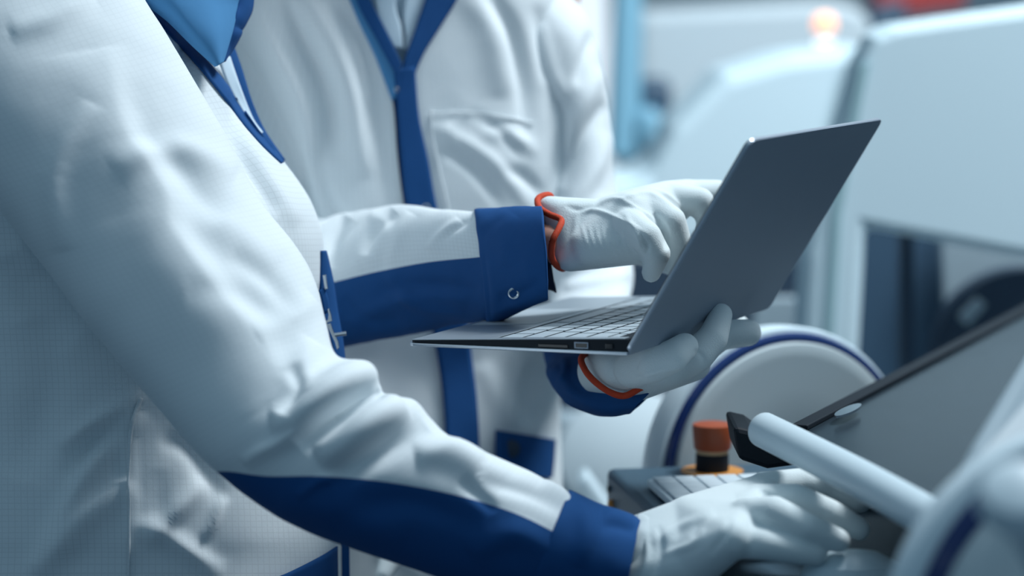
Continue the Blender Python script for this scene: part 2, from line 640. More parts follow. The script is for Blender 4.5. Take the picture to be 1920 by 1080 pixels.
mm = empty('placement_machine', at(1350, 1300, 3.9)); tag(mm, 'long white machine in the middle behind the open laptop', 'machine')
slab('sloped_cover', [(1215, 330), (1262, 240), (1360, 140), (1480, 104), (1640, 84), (1640, 640), (1120, 640), (1120, 345), (1180, 340)], 3.7, (0, .3, 0), M['matte'], mm, 0.02)
slab('panel_seam', [(1600, 95), (1607, 95), (1552, 330), (1543, 330)], 3.68, (0, .02, 0), M['teal'], mm, 0.001)
slab('dark_opening', [(1010, 478), (1512, 478), (1512, 640), (1300, 776), (1010, 776)], 3.35, (0, .25, 0), M['dark'], mm, 0.01)
slab('base_cabinet', [(980, 776), (1470, 776), (1470, 1930), (980, 1930)], 3.32, (0, .4, 0), M['grey'], mm, 0.01)
slab('white_ledge', [(1420, 560), (1516, 560), (1516, 660), (1400, 660)], 3.3, (0, .03, 0), M['grey'], mm, 0.003)

tag(slab('rounded_housing', [(1195, 22), (1560, 4), (1610, 12), (1636, 40), (1640, 1390), (1195, 1390)], 4.6, (0, .4, 0), M['housing'], bw=.03), 'white rounded machine housing behind the signal lamp', 'machine')
tag(slab('blue_column', [(1158, -80), (1206, -80), (1200, 300), (1144, 300)], 4.3, (0, .2, 0), M['lblue'], bw=.01), 'pale blue upright column beside the bright window', 'column')
tag(slab('dark_cabinet', [(1196, 150), (1262, 146), (1258, 290), (1192, 290)], 4.42, (0, .12, 0), M['dark2'], bw=.02), 'dark cabinet behind the pale blue column', 'cabinet')
tag(slab('blue_bin', [(1196, 205), (1238, 200), (1248, 285), (1196, 285)], 4.28, (0, .1, 0), M['lblue'], bw=.02), 'pale blue bin in front of the dark cabinet', 'bin')
tag(slab('overhead_duct', [(1190, -60), (1660, -60), (1660, 6), (1190, 12)], 6.4, (0, .3, 0), M['grey'], bw=.02), 'grey duct running along the top of the view', 'duct')

st = empty('signal_lamp', at(1545, 110, 4.1)); tag(st, 'glowing orange and white signal lamp on the machine', 'lamp')
a0 = at(1545, 92, 4.1)
lathe('pole', [(0, 0), (.008, 0), (.008, 1.34), (0, 1.34)], a0 - np.array([0, 0, 1.34]), (0, 0, 1), M['metal'], st)
lathe('white_segment', [(0, 0), (.013, 0), (.015, .006), (.013, .016), (0, .016)], a0, (0, 0, 1), mat('lit_white_lens', (1, 1, 1), emit=(1, 0.98, 0.96), es=1.3), st)
lathe('orange_segment', [(0, 0), (.017, 0), (.019, .01), (.017, .024), (.008, .029), (0, .030)], a0 + np.array([0, 0, .030]), (0, 0, 1), mat('lit_orange_lens', (1, .5, .3), emit=(1.0, 0.42, 0.24), es=1.3), st)

cv = lathe('rounded_cover', [(0, .05), (.05, .045), (.09, .03), (.105, .0), (.1, -.03), (0, -.03)], at(1180, 862, 3.24), (-.25, -.75, .6), M['housing'])
tag(cv, 'white rounded cover low down beside the grey base cabinet', 'cover')
slabw = slab('white_cable_duct', [(1082, 905), (1100, 890), (1150, 960), (1150, 2402), (1120, 2402), (1120, 1000)], 2.7, (0, .05, 0), M['wplastic'], bw=.004)
tag(slabw, 'small bright white duct left of the console box', 'duct')


# ---------------------------------------------------------------- reels (wheel housings)
def reel(c, axis, R, scale_h, label, seg=96, w=1.0):
    r = empty('reel_housing', np.array(c)); tag(r, label, 'reel')
    h = scale_h
    lathe('rim', [(R * (1 - 0.14 * w), -h * .75), (R * (1 - 0.02 * w), -h * .72), (R, -h * .6), (R, -h * .12), (R * (1 - 0.015 * w), -h * .02), (R * (1 - 0.045 * w), 0), (R * (1 - 0.05 * w), -h * .05), (R * (1 - 0.1 * w), -h * .1)], c, axis, M['wplastic'], r, seg)
    lathe('blue_band', [(R * (1 - 0.05 * w), -h * .06), (R * (1 - 0.038 * w), h * .05), (R * (1 - 0.055 * w), h * .14), (R * (1 - 0.085 * w), h * .16), (R * (1 - 0.1 * w), h * .08), (R * (1 - 0.095 * w), -h * .05)], c, axis, M['navyring'], r, seg)
    lathe('face', [(R * (1 - 0.1 * w), -h * .05), (R * (1 - 0.095 * w), h * .12), (R * (1 - 0.11 * w), h * .22), (R * (1 - .16 * w), h * .25), (R * (1 - .2 * w), h * .245), (R * .60, h * .22), (R * .3, h * .20), (R * .12, h * .10), (R * .1, h * .2), (0, h * .2)], c, axis, M['matte2'], r, seg)
    return r


M['matte2'] = mat('off_white_disc', (0.52, 0.60, 0.63), 0.4)
reel(at(1478, 892, 2.36), (.42, -.88, .06), .146, .05, 'large white reel with a blue band behind the red push button')
rl2 = reel(at(2029, 1220, 1.46), (.38, -.90, .08), .134, .03, 'blurred white reel with a blue band at the bottom right corner', w=1.9)

# ---------------------------------------------------------------- console box with button, keyboard, panel
ZT = 1.0
A = onz(1137, 877, ZT); B = onz(1235, 972, ZT)
ey = (B - A); ey[2] = 0; ey /= np.linalg.norm(ey)
ex = np.array([-ey[1], ey[0], 0.0])
con = link('console_box', *prism([A, A + ex * .62, A + ex * .62 + ey * .62, A + ey * .62], (0, 0, -.16)), M['box'], smooth=False)
fix_normals(con); bevel(con, .006, 3)
tag(con, 'dark blue-grey metal console box under the white keyboard', 'console')
pb = A + ey * .028 + np.array([0, 0, -.030])
ob = lathe('side_button', [(0, 0), (.0055, 0), (.0055, .003), (.004, .004), (0, .004)], pb, -ex, M['yellow'], con); tag(ob, 'small orange button on the side')
lathe('side_screw', [(0, 0), (.003, 0), (.003, .002), (0, .002)], pb + np.array([0, 0, .013]) - ey * .012, -ex, M['black'], con)
stand = link('console_stand', *prism([A + ex * .08 + ey * .06, A + ex * .5 + ey * .06, A + ex * .5 + ey * .5, A + ex * .08 + ey * .5], (0, 0, -.838)), M['matte'], smooth=False)
stand.location.z -= 0.16
for v in stand.data.vertices: pass
fix_normals(stand); bevel(stand, .01)
tag(stand, 'white pedestal under the blue-grey console box', 'stand')

es = empty('emergency_stop_button', onz(1335, 884, ZT)); tag(es, 'orange-red mushroom push button with black collar on the console box', 'button')
c0 = onz(1335, 884, ZT); up = (0, 0, 1)
pl = lathe('base_plate', [(0, 0), (.029, 0), (.029, .0012), (0, .0012)], c0, up, M['yellow'], es); tag(pl, 'flat amber ring plate')
lathe('collar', [(0, .001), (.0152, .001), (.0155, .003), (.0152, .0175), (0, .0175)], c0, up, M['black'], es)
rg = lathe('ring', [(0, .0175), (.0150, .0175), (.0150, .0215), (0, .0215)], c0, up, M['cream'], es); tag(rg, 'cream ring')
lathe('cap', [(0, .0215), (.0165, .0215), (.0172, .023), (.0188, .042), (.0183, .0445), (.016, .0452), (0, .0456)], c0, up, M['redcap'], es)

kb = empty('keyboard', onz(1213, 898, ZT + .008)); tag(kb, 'white low keyboard with pale keys on the blue-grey console box', 'keyboard')
K0 = onz(1213, 897, ZT + .009)
KM = np.eye(4); KM[:3, 0] = ex; KM[:3, 1] = ey; KM[:3, 2] = (0, 0, 1); KM[:3, 3] = K0
KW, KD = .415, .118
V, F = box_vf((KW / 2, KD / 2, -.0042), (KW, KD, .0072), KM)
bevel(fix_normals(link('tray', V, F, M['wplastic'], kb, smooth=False)), .002)
keyme = None
rows = [(0.004, .011), (.0165, .017), (.0355, .017), (.0545, .017), (.0735, .017), (.0925, .019)]
nk = 0
for ri, (y0, kh) in enumerate(rows):
    x = .0045
    while x < KW - .01 and nk < 98:
        w = .0175
        if ri == 5 and .08 < x < .1: w = .094
        if x + w > KW - .004: w = KW - .0045 - x
        if w < .009: break
        hh = kh
        V, F = box_vf((x + w / 2, y0 + kh / 2, .0010), (w, kh, .0024), KM)
        k = fix_normals(link('key', V, F, M['wkey'], kb, smooth=False)); bevel(k, .0006, 1)
        x += w + .002; nk += 1

ms = lathe('computer_mouse', [(0, 0), (.030, 0), (.032, .008), (.028, .018), (.016, .026), (0, .029)], onz(1598, 1100, ZT), (0, 0, 1), M['wplastic'])
ms.scale = (1.25, .8, 1)
tag(ms, 'glossy white computer mouse under the gloved fingertips', 'mouse')

# glossy dark touch panel lying beyond the keyboard, with its white bar
pn = empty('touch_panel', onz(1700, 800, 1.04)); tag(pn, 'dusty black glass touch panel beside the reel', 'panel')
ZP = 1.085
q0 = onz(1492, 806, ZP); q1 = onz(1990, 545, ZP); q2 = onz(1760, 960, ZP); dr = q1 - q0
poly = [q0, q1, q1 + np.array([.7, 0, 0]), q2 + np.array([.7, 0, 0]), q2]
gl = fix_normals(link('glass', *prism(poly, (0, 0, -.006)), M['glass'], pn, smooth=False))
din = np.cross(dr / np.linalg.norm(dr), (0, 0, 1)); din = din if din[0] > 0 else -din
fr = fix_normals(link('bezel', *prism([q0 - din * .004, q1 - din * .004, q1 + din * .010, q0 + din * .010], (0, 0, .0045)), M['black'], pn, smooth=False)); bevel(fr, .001)
lo = onz(1590, 772, ZP + .006)
V, F = lathe_vf([(0, 0), (1, 0), (1, .002), (0, .002)], (0, 0, 0), (0, 0, 1), 32)
u = dr / np.linalg.norm(dr); V = np.array([lo + v[0] * u * .033 + v[1] * np.cross((0, 0, 1), u) * .006 + np.array([0, 0, v[2]]) for v in V])
tag(link('oval_badge', V, F, M['metal'], pn, smooth=False), 'small silver oval badge')
bx = [at(1432, 806, 1.92), at(1520, 850, 1.85), at(1620, 902, 1.76), at(1720, 958, 1.67), at(1800, 1004, 1.61)]
wb = sweep('front_bar', bx, .0142, M['wplastic'], pn, seg=24); tag(wb, 'rounded white bar')
slab('hinge_block', [(1375, 800), (1410, 808), (1500, 872), (1440, 880), (1385, 862)], 2.0, (0, .08, 0), M['black'], pn, .004)

nb = slab('slanted_cover', [(1975, 600), (2100, 560), (2060, 760), (1900, 930), (1800, 900), (1830, 845), (1880, 760)], [1.75, 1.75, 1.62, 1.5, 1.5, 1.53, 1.6], (0, .02, 0), M['grey'], bw=.006)
tag(nb, 'blurred slanted white cover at the right edge above the near reel', 'cover')
hk = lathe('hub_knob', [(0, 0), (.016, 0), (.021, .01), (.018, .022), (0, .028)], at(1905, 965, 1.25), (-.1, -.6, .8), M['wplastic'], rl2)
tag(hk, 'bright white knob')
lathe('hub_arm', [(0, 0), (.008, 0), (.008, .2), (0, .2)], at(1905, 965, 1.25), np.array(at(2029, 1220, 1.46)) - at(1905, 965, 1.25), M['wplastic'], rl2)

# ---------------------------------------------------------------- laptop
th = -0.4801
t0 = np.array([0.09023997, 1.87113386, 1.16029892]); cz, sz = math.cos(th), math.sin(th)
LM = np.eye(4); LM[:3, :3] = [[0.8864, 0.4618, -0.0301], [-0.4617, 0.887, 0.0119], [0.0323, 0.0033, 0.9995]]; LM[:3, 3] = t0
lap = empty('laptop', t0); tag(lap, 'open silver laptop held up between the two people', 'laptop')


def L(p): return LM[:3, :3] @ np.array(p, float) + LM[:3, 3]


def lpoly(name, pts, vec, m, bw, label=None):
    V, F = prism([L(p) for p in pts], LM[:3, :3] @ np.array(vec, float))
    o = fix_normals(link(name, V, F, m, lap, smooth=False))
    if bw: bevel(o, bw)
    if label: o['label'] = label
    return o


W = .302
def rounded(x0, x1, y0, y1, r, which):
    out = []
    for cx, cy, a, on in ((x0, y0, 180, which[0]), (x1, y0, 270, which[1]), (x1, y1, 0, which[2]), (x0, y1, 90, which[3])):
        if not on: out.append((cx, cy)); continue
        ox = cx + (r if cx == x0 else -r); oy = cy + (r if cy == y0 else -r)
        for k in range(6):
            q = math.radians(a + k * 18); out.append((ox + r * math.cos(q), oy + r * math.sin(q)))
    return out


oc = rounded(-.2, 0, 0, W, .009, (1, 0, 0, 1))
lpoly('bottom_shell', [(x, y, 0) for x, y in oc], (0, 0, .0028), M['edge'], .0006, 'silver bottom edge')
def topz(x): return .0045 + (.0125 - .0045) * (x + .2) / .2
oc2 = rounded(-.198, -.0, .0012, W - .0012, .008, (1, 0, 0, 1))
n = len(oc2)
V = [L((x, y, .0026)) for x, y in oc2] + [L((x, y, topz(x))) for x, y in oc2]
F = [tuple(range(n))[::-1], tuple(range(n, 2 * n))] + [(i, (i + 1) % n, (i + 1) % n + n, i + n) for i in range(n)]
fix_normals(link('base_body', V, F, M['black'], lap, smooth=False))
def onbase(name, x0, x1, y0, y1, h, m, bw=.0002, up_=0.0, dx=0):
    P = [(x0, y0), (x1, y0), (x1, y1), (x0, y1)]
    V = [L((x, y, topz(x) + up_)) for x, y in P] + [L((x, y, topz(x) + up_ + h)) for x, y in P]
    F = [(3, 2, 1, 0), (4, 5, 6, 7), (0, 1, 5, 4), (1, 2, 6, 5), (2, 3, 7, 6), (3, 0, 4, 7)]
    o = link(name, V, F, m, lap, smooth=False)
    if bw: bevel(o, bw, 1)
    return o
onbase('palm_rest', -.1965, -.122, .003, W - .003, .0006, M['alu_top'])
onbase('side_deck', -.122, -.004, .003, .0135, .0006, M['alu_top'])
onbase('side_deck', -.122, -.004, W - .0135, W - .003, .0006, M['alu_top'])
onbase('trackpad', -.192, -.130, .098, .204, .0003, M['key'], up_=.0006)
dep = [.0, .0105, .0295, .0485, .0675, .0865]
hts = [.0080, .0158, .0158, .0158, .0158, .018]
lay = [[.0185] * 14, [.026] + [.0168] * 12 + [.0165], [.0235] + [.0168] * 12 + [.0155], [.031] + [.0168] * 11 + [.0205], [.038] + [.0168] * 10 + [.031],
       [.0205] * 3 + [.0205, .088, .0205] + [.0168] * 3]
for ri in range(6):
    x1 = -.014 - dep[ri]; x0 = x1 - hts[ri]
    tot = sum(lay[ri]); gap = .0032; sc = (W - .029 - gap * (len(lay[ri]) - 1)) / tot
    y = .0145
    for w in lay[ri]:
        w2 = w * sc
        onbase('key', x0, x1, y, y + w2, .0004, M['key'], .0002, up_=.0001)
        y += w2 + gap
# ports on the near side
def port(name, x0, x1, z0, z1, m):
    V, F = prism([L((x0, .0, z0)), L((x1, .0, z0)), L((x1, .0, z1)), L((x0, .0, z1))], LM[:3, :3] @ np.array((0, .0016, 0)))
    return fix_normals(link(name, V, F, m, lap, smooth=False))
port('card_slot', -.078, -.052, .0042, .0062, M['screen'])
pf = port('usb_port', -.046, -.034, .0040, .0090, M['alu'])
port('usb_opening', -.0450, -.035, .0048, .0082, M['screen']).location.y -= .0003
port('lock_slot', -.019, -.0125, .0048, .0085, M['screen'])
al = .99691294
lx = np.array([math.cos(al), 0, math.sin(al)]); ln = np.array([-math.sin(al), 0, math.cos(al)])
lid = []
for x, y in rounded(0.0, .2, 0, W, .008, (1, 1, 1, 1)): lid.append(lx * x + np.array([0, y, 0]))
lpoly('lid', lid, ln * .0010, M['alu'], .0003)
lpoly('lid_edge', [p + ln * .0010 for p in lid], ln * .0026, M['edge'], .0004, 'bright polished edge')
lid2 = [lx * (x) + np.array([0, y, 0]) + ln * .0037 for x, y in rounded(0.003, .197, .003, W - .003, .006, (1, 1, 1, 1))]
lpoly('screen', lid2, ln * .0016, M['screen'], .0003, 'dark screen')
V, F = lathe_vf([(0, 0), (.0045, 0), (.0045, .24), (0, .24)], L((-.002, .031, .009)), LM[:3, :3] @ np.array((0, 1, 0)), 16)
link('hinge', V, F, M['black'], lap)

# ---------------------------------------------------------------- bodies
def body(label, neck, head, shR, shL, elR, wrR, elL, wrL, hip, face, origin):
    g = []
    n = np.array(neck); h = np.array(head); f = np.array(face, float); f /= np.linalg.norm(f)
    side = np.cross(f, (0, 0, 1))
    up_ = np.array([0, 0, 1.0])
    g += [[(tuple(h + up_ * .03), .085), (tuple(h - f * .02 + up_ * .02), .092)], [(tuple(h), .075), (tuple(h + f * .035 - up_ * .075), .038)],
          [(tuple(h + f * .085 - up_ * .01), .010), (tuple(h + f * .108 - up_ * .035), .012)],
          [(tuple(h + f * .088 - up_ * .072 + side * .015), .008), (tuple(h + f * .088 - up_ * .072 - side * .015), .008)],
          [(tuple(h + side * .088), .014), (tuple(h + side * .09 - up_ * .03), .010)], [(tuple(h - side * .088), .014), (tuple(h - side * .09 - up_ * .03), .010)],
          [(tuple(h + f * .078 + side * .032 + up_ * .0), .014)], [(tuple(h + f * .078 - side * .032 + up_ * .0), .014)]]
    g += [[(tuple(h - up_ * .05), .058), (tuple(n), .055)]]
    hp = np.array(hip)
    ch = (np.array(shR) + np.array(shL)) / 2
    g += [[(tuple(n - up_ * .02), .045), (tuple(shR), .04), (tuple(shL), .04)], [(tuple(shR), .045), (tuple(shL), .045), (tuple((ch * 2 + hp) / 3), .085)], [(tuple((ch * 2 + hp) / 3), .09), (tuple(hp + side * .05), .075), (tuple(hp - side * .05), .075)]]
    for s_, e, w in ((shR, elR, wrR), (shL, elL, wrL)):
        g += [[(tuple(s_), .036), (tuple(e), .026)], [(tuple(e), .026), (tuple(w), .0205)], [(tuple(w), .0205), (tuple(w), .0200)]]
    for s in (1, -1):
        hpj = hp + side * s * .09; kn = np.array([hpj[0], hpj[1], .48]) + f * .02; an = np.array([hpj[0], hpj[1], .085])
        g += [[(tuple(hpj - up_ * .05), .07), (tuple(kn), .055)], [(tuple(kn), .053), (tuple(an), .036)], [(tuple(an - up_ * .045), .035), (tuple(an + f * .14 - up_ * .055), .028)]]
    V, F, N = blob(g, .009, 4)
    o = link('person', V, F, M['skin'], origin=origin)
    tag(o, label, 'person')
    V2, F2, N2 = blob([[(tuple(h + up_ * .035 - f * .02), .096), (tuple(h - f * .04), .09)], [(tuple(h - f * .05 - up_ * .04), .06)]], .008, 4)
    link('hair', V2, F2, M['hair'], o)
    tr = []
    for s in (1, -1):
        hpj = hp + side * s * .09
        tr += [[(tuple(hp - up_ * .12), .105), (tuple(hpj - up_ * .1), .095)], [(tuple(hpj - up_ * .1), .095), ((hpj[0], hpj[1], .48), .078)], [((hpj[0], hpj[1], .48), .078), ((hpj[0], hpj[1], .13), .066)]]
    V3, F3, N3 = blob(tr, .012, 4)
    link('trousers', V3, F3, M['trouser'], o)
    for s in (1, -1):
        hpj = hp + side * s * .09; an = np.array([hpj[0], hpj[1], .05])
        V4, F4, N4 = blob([[(tuple(an), .048), (tuple(an + f * .15 - up_ * .012), .038)], [(tuple(an + up_ * .03), .046), (tuple(an), .048)]], .008, 3)
        link('shoe', V4, F4, M['black'], o)
    return o


def put_cloth(name, V, UV, m, parent, thick=0.0012, **k):
    o = link_grid(name, V, UV, m, parent, **k)
    if thick: solid(o, thick)
    return o


# ================================================================ person B (behind, typing)
pB = body('person behind in a white coat with open blue collar, typing on the laptop',
          at(735, -70, 2.42), at(735, -70, 2.42) + np.array([.03, -.03, .17]), at(470, 0, 2.42), at(1010, 10, 2.46), at(455, 570, 2.36), at(1033, 456, 2.058),
          at(1108, 560, 2.44), at(1150, 700, 2.10), at(740, 1000, 2.42), (.5, -.85, -.25), [at(740, 1000, 2.42)[0], at(740, 1000, 2.42)[1], 0])

# coat body
stB = []
for y, l, r, dl, dr_, rd in [(-130, 600, 880, 2.40, 2.44, .06), (-90, 500, 985, 2.40, 2.46, .09), (-40, 430, 1040, 2.40, 2.48, .12), (60, 405, 1060, 2.40, 2.50, .135), (200, 400, 1075, 2.40, 2.51, .14), (340, 405, 1075, 2.40, 2.51, .14),
                             (480, 420, 1068, 2.40, 2.51, .135), (600, 430, 1052, 2.41, 2.51, .135), (700, 425, 1036, 2.42, 2.51, .135), (800, 415, 1036, 2.42, 2.51, .14), (900, 410, 1038, 2.42, 2.51, .145),
                             (1080, 400, 1045, 2.42, 2.51, .15), (1300, 385, 1060, 2.42, 2.51, .155), (1600, 370, 1080, 2.42, 2.51, .16)]:
    stB.append((l, y, r, y, dl, dr_, rd))
VB, UB = tube(stB, .0045, 260, e=2.4)
foldsB = [([(470, -20), (520, 90), (570, 200), (600, 380)], .012, 22, 16), ([(520, -30), (560, 60), (610, 170), (625, 300)], -.012, 17),
          ([(560, -30), (615, 60), (660, 180), (680, 330)], .010, 26, 18), ([(600, -30), (680, 90), (715, 250), (735, 400)], -.006, 22),
          ([(440, 60), (500, 200), (560, 330), (590, 420)], -.012, 18), ([(620, 180), (605, 240), (600, 330), (640, 420)], -.007, 16),
          ([(425, 130), (480, 250), (520, 350), (560, 420)], .012, 16),
          ([(905, -30), (960, 60), (985, 170), (985, 260)], -.009, 17), ([(870, -20), (920, 60), (945, 180)], .006, 24),
          ([(1010, 10), (1020, 80), (1030, 150)], -.006, 15), ([(800, 230), (860, 260), (930, 310), (1000, 400)], .004, 14), ([(830, 280), (890, 320), (940, 390)], -.004, 11),
          ([(880, 210), (930, 240), (980, 300)], -.003, 10), ([(860, 215), (840, 250), (850, 290)], .003, 10), ([(900, 260), (950, 250), (1010, 290)], .003, 12), ([(940, 320), (980, 330), (1020, 370)], -.004, 12),
          ([(680, 680), (700, 760), (760, 830)], .004, 22), ([(905, 680), (930, 740), (960, 800)], .004, 22), ([(1010, 680), (990, 740), (1000, 800)], -.006, 18), ([(700, 1020), (760, 1050), (800, 1090)], .004, 18)]
VB = apply_folds(VB, foldsB, .0018, 14, 3.0)
treeB = bvh(VB)
# V opening: cut the coat along the neckline
vneck = [(655, -220), (655, -60), (655, 0), (700, 70), (745, 132), (760, 128), (800, 60), (850, 0), (880, -60), (880, -220)]
fl = VB.reshape(-1, 3)
pxB = proj(fl)
dcam = (fl - CAM) @ FW
def vside(P):
    x, y = P[:, 0], P[:, 1]
    xl = np.interp(y, [-130, 0, 70, 132], [600, 655, 700, 748]); xr = np.interp(y, [-130, 0, 60, 132], [925, 850, 806, 756])
    s = np.minimum(x - xl, xr - x); s = np.where(y > 132, -np.hypot(x - 752, y - 132) - 1, s)
    return s
Nb = normals(VB).reshape(-1, 3)
front = dcam < np.repeat(dcam.reshape(VB.shape[:2]).mean(1), VB.shape[1])
sB = np.where(front, vside(pxB), -50.0)
fac = grid_faces(*VB.shape[:2])
(insV, insF, _), (ctV, ctF, ctU) = cut(fl, fac, sB, UB.reshape(-1, 2))
coatB = link('coat', ctV, ctF, M['coat'], pB, uv=ctU)
def blue_strip(name, l, r, off, m='blue', par=None, n=70, k=8, thick=.0012, dflt=2.27):
    return drape(name, l, r, treeB, off, M[m], par or coatB, n, k, dflt, thick)
# shirt inside the V
shirt = drape('shirt', [(640, -110), (672, 0), (715, 60), (752, 140)], [(930, -110), (858, 0), (802, 70), (757, 140)], treeB, -.012, M['shirt'], pB, 40, 26, 2.28, .001)
sc1 = drape('shirt_collar', [(698, -40), (704, 10), (712, 40), (740, 88)], [(745, -50), (742, 12), (752, 50), (756, 92)], treeB, -.002, M['shirt'], shirt, 24, 8, 2.28, .001)
sc2 = drape('shirt_collar', [(770, -50), (756, 20), (760, 60), (760, 90)], [(830, -50), (815, 0), (790, 50), (764, 96)], treeB, -.003, M['shirt'], shirt, 24, 8, 2.28, .001)
skn = drape('undershirt', [(700, -60), (716, -20), (735, 6)], [(770, -60), (765, -20), (742, 6)], treeB, .0005, M['skin'], pB, 10, 6, 2.28, .001)
bpy.data.objects.remove(skn)
# lapel facings and placket
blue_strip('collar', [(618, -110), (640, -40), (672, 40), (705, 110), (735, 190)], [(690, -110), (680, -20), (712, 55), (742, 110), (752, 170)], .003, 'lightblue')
blue_strip('lapel', [(662, -60), (668, 0), (705, 72), (742, 140)], [(690, -60), (692, -8), (724, 58), (754, 122)], .006, 'blue')
blue_strip('collar', [(828, -110), (806, -30), (780, 50), (756, 120), (750, 165)], [(905, -110), (862, -10), (826, 50), (795, 100), (776, 145)], .004, 'blue')
blue_strip('placket', [(738, 130), (745, 210), (752, 300), (764, 400), (800, 560), (822, 680), (832, 760), (836, 860), (836, 1000), (836, 1200), (836, 1500)],
           [(778, 125), (786, 220), (803, 300), (822, 400), (868, 560), (886, 680), (895, 760), (900, 860), (905, 1000), (905, 1200), (905, 1500)], .004, 'blue', n=150)
blue_strip('placket_shadow_fold', [(722, 110), (738, 200), (746, 300), (760, 400), (790, 560)], [(745, 130), (749, 210), (756, 300), (768, 400), (800, 560)], .0022, 'navy', n=60, k=5)  # dark navy strip: the fold's shadow beside the placket, put in as colour
# chest pocket outline
for ln_ in ([(808, 208), (812, 260), (826, 330), (842, 400)], [(806, 212), (900, 212), (1000, 232)]):
    drape('pocket_seam', [(x - 1.5, y + 1) for x, y in ln_], [(x + 2.5, y - 2) for x, y in ln_], treeB, .0018, M['coat_plain'], coatB, 30, 3, 2.3, .0008)
# lower pocket with blue flap
blue_strip('pocket_flap', [(930, 806), (930, 850), (931, 893)], [(1040, 824), (1038, 860), (1034, 896)], .006, 'blue', n=24, k=14, thick=.003)
pkt = lathe('pocket_snap', [(0, 0), (.008, 0), (.009, .0008), (.007, .0016), (0, .002)], at(958, 842, 2.36), (.1, -1, .1), M['dark'], coatB)
hB = treeB.ray_cast(Vector(CAM), Vector(at(958, 842, 1) - CAM).normalized())[0]
dB = (np.array(hB) - CAM) @ FW
pkt.location = Vector(at(958, 842, dB - .008) - at(958, 842, 2.36))
def snap(x, y, tree, parent, r=.0045, off=.006, base=2.3):
    h = tree.ray_cast(Vector(CAM), Vector(at(x, y, 1) - CAM).normalized())[0]
    d = (np.array(h) - CAM) @ FW if h is not None else base
    c = at(x, y, d - off)
    return lathe('snap_button', [(r * .62, 0), (r * .62, .0006), (r * .8, .0013), (r, .0010), (r, 0)], c, CAM - c, M['metal'], parent)
snap(799, 390, treeB, coatB, .0042)
snap(744, 168, treeB, coatB, .0022)

# left sleeve of B (viewer's right)
stL = [(920, -110, 1010, -100, 2.47, 2.47, .05), (915, -40, 1072, -10, 2.465, 2.465, .065), (945, 60, 1112, 60, 2.46, 2.46, .075), (975, 160, 1132, 150, 2.46, 2.46, .075), (1000, 260, 1143, 240, 2.46, 2.46, .073), (1015, 360, 1153, 345, 2.45, 2.45, .07),
       (1025, 450, 1176, 440, 2.42, 2.42, .068), (1030, 545, 1184, 520, 2.385, 2.385, .065), (1032, 610, 1172, 600, 2.30, 2.30, .06), (1030, 655, 1175, 650, 2.23, 2.23, .055)]
VL, UL = tube(stL, .0045, 150, e=2.2)
foldL = [([(1110, 60), (1095, 110), (1080, 160)], -.006, 11), ([(1132, 190), (1090, 270), (1050, 350)], -.008, 13), ([(1125, 130), (1090, 200), (1060, 290)], .006, 16), ([(1140, 250), (1110, 330), (1070, 400)], .006, 14), ([(1010, 40), (1030, 130), (1060, 190)], .006, 16),
         ([(1180, 470), (1120, 500), (1050, 520)], -.004, 12), ([(1185, 510), (1130, 530), (1060, 540)], .004, 10), ([(1040, 180), (1055, 260), (1045, 330)], -.007, 12)]
VL = apply_folds(VL, foldL, .0015, 18, 9.0)
slvL = put_cloth('sleeve', VL, UL, M['coat'], coatB)
# left cuff: blue, points toward the hand
def cuff_ring(cen, axis, r1, r2, n_, k_=64):
    return cen, axis, r1, r2
cufL = [(1030, 640, 1195, 630, 2.24, 2.28, .055), (1026, 665, 1232, 640, 2.20, 2.22, .055), (1030, 705, 1245, 660, 2.15, 2.14, .052), (1062, 752, 1250, 672, 2.10, 2.09, .046), (1125, 776, 1252, 690, 2.06, 2.06, .040), (1180, 772, 1252, 708, 2.04, 2.04, .034)]
VC, UC = tube(cufL, .003, 110)
VC = apply_folds(VC, [([(1040, 690), (1080, 740), (1140, 765)], .003, 8), ([(1055, 670), (1062, 690), (1060, 720)], .003, 5)], .0015, 30, 4)
cuffL = put_cloth('cuff', VC, UC, M['blue'], coatB, .0016); tag(cuffL, 'blue cuff')

# right sleeve of B
stR = [(560, 340, 330, 340, 2.34, 2.30, .055), (600, 402, 400, 560, 2.34, 2.30, .055), (640, 403, 520, 668, 2.30, 2.25, .052), (690, 398, 650, 645, 2.26, 2.21, .05), (750, 392, 760, 624, 2.22, 2.17, .048), (820, 398, 850, 604, 2.17, 2.13, .046), (895, 401, 915, 600, 2.12, 2.09, .044)]
VR, UR = tube(stR, .003, 200)
foldR = [([(650, 405), (625, 450), (612, 500)], -.006, 13), ([(690, 400), (720, 420), (715, 450), (680, 500)], .004, 14), ([(740, 395), (700, 440), (690, 480)], -.005, 12), ([(860, 410), (830, 440), (800, 470)], .0035, 9), ([(890, 405), (850, 430), (810, 462)], -.003, 7),
         ([(770, 400), (745, 450), (730, 495)], .0035, 13), ([(650, 610), (760, 560), (880, 560)], .003, 16), ([(700, 545), (800, 535), (900, 545)], -.003, 14), ([(640, 560), (690, 600), (760, 600)], -.003, 16), ([(720, 500), (780, 570), (870, 590)], .003, 12)]
VR = apply_folds(VR, foldR, .0012, 26, 5.0)
sR = line_side(VR.reshape(-1, 3), [(300, 640), (500, 560), (630, 528), (700, 511), (800, 492), (890, 483), (960, 476)])
(blV, blF, blU), (whV, whF, whU) = cut(VR.reshape(-1, 3), grid_faces(*VR.shape[:2]), sR, UR.reshape(-1, 2))
slvR = link('sleeve', whV, whF, M['coat'], coatB, uv=whU)
pnR = link('sleeve_panel', blV, blF, M['blue'], coatB, uv=blU); tag(pnR, 'blue underside panel of the sleeve')
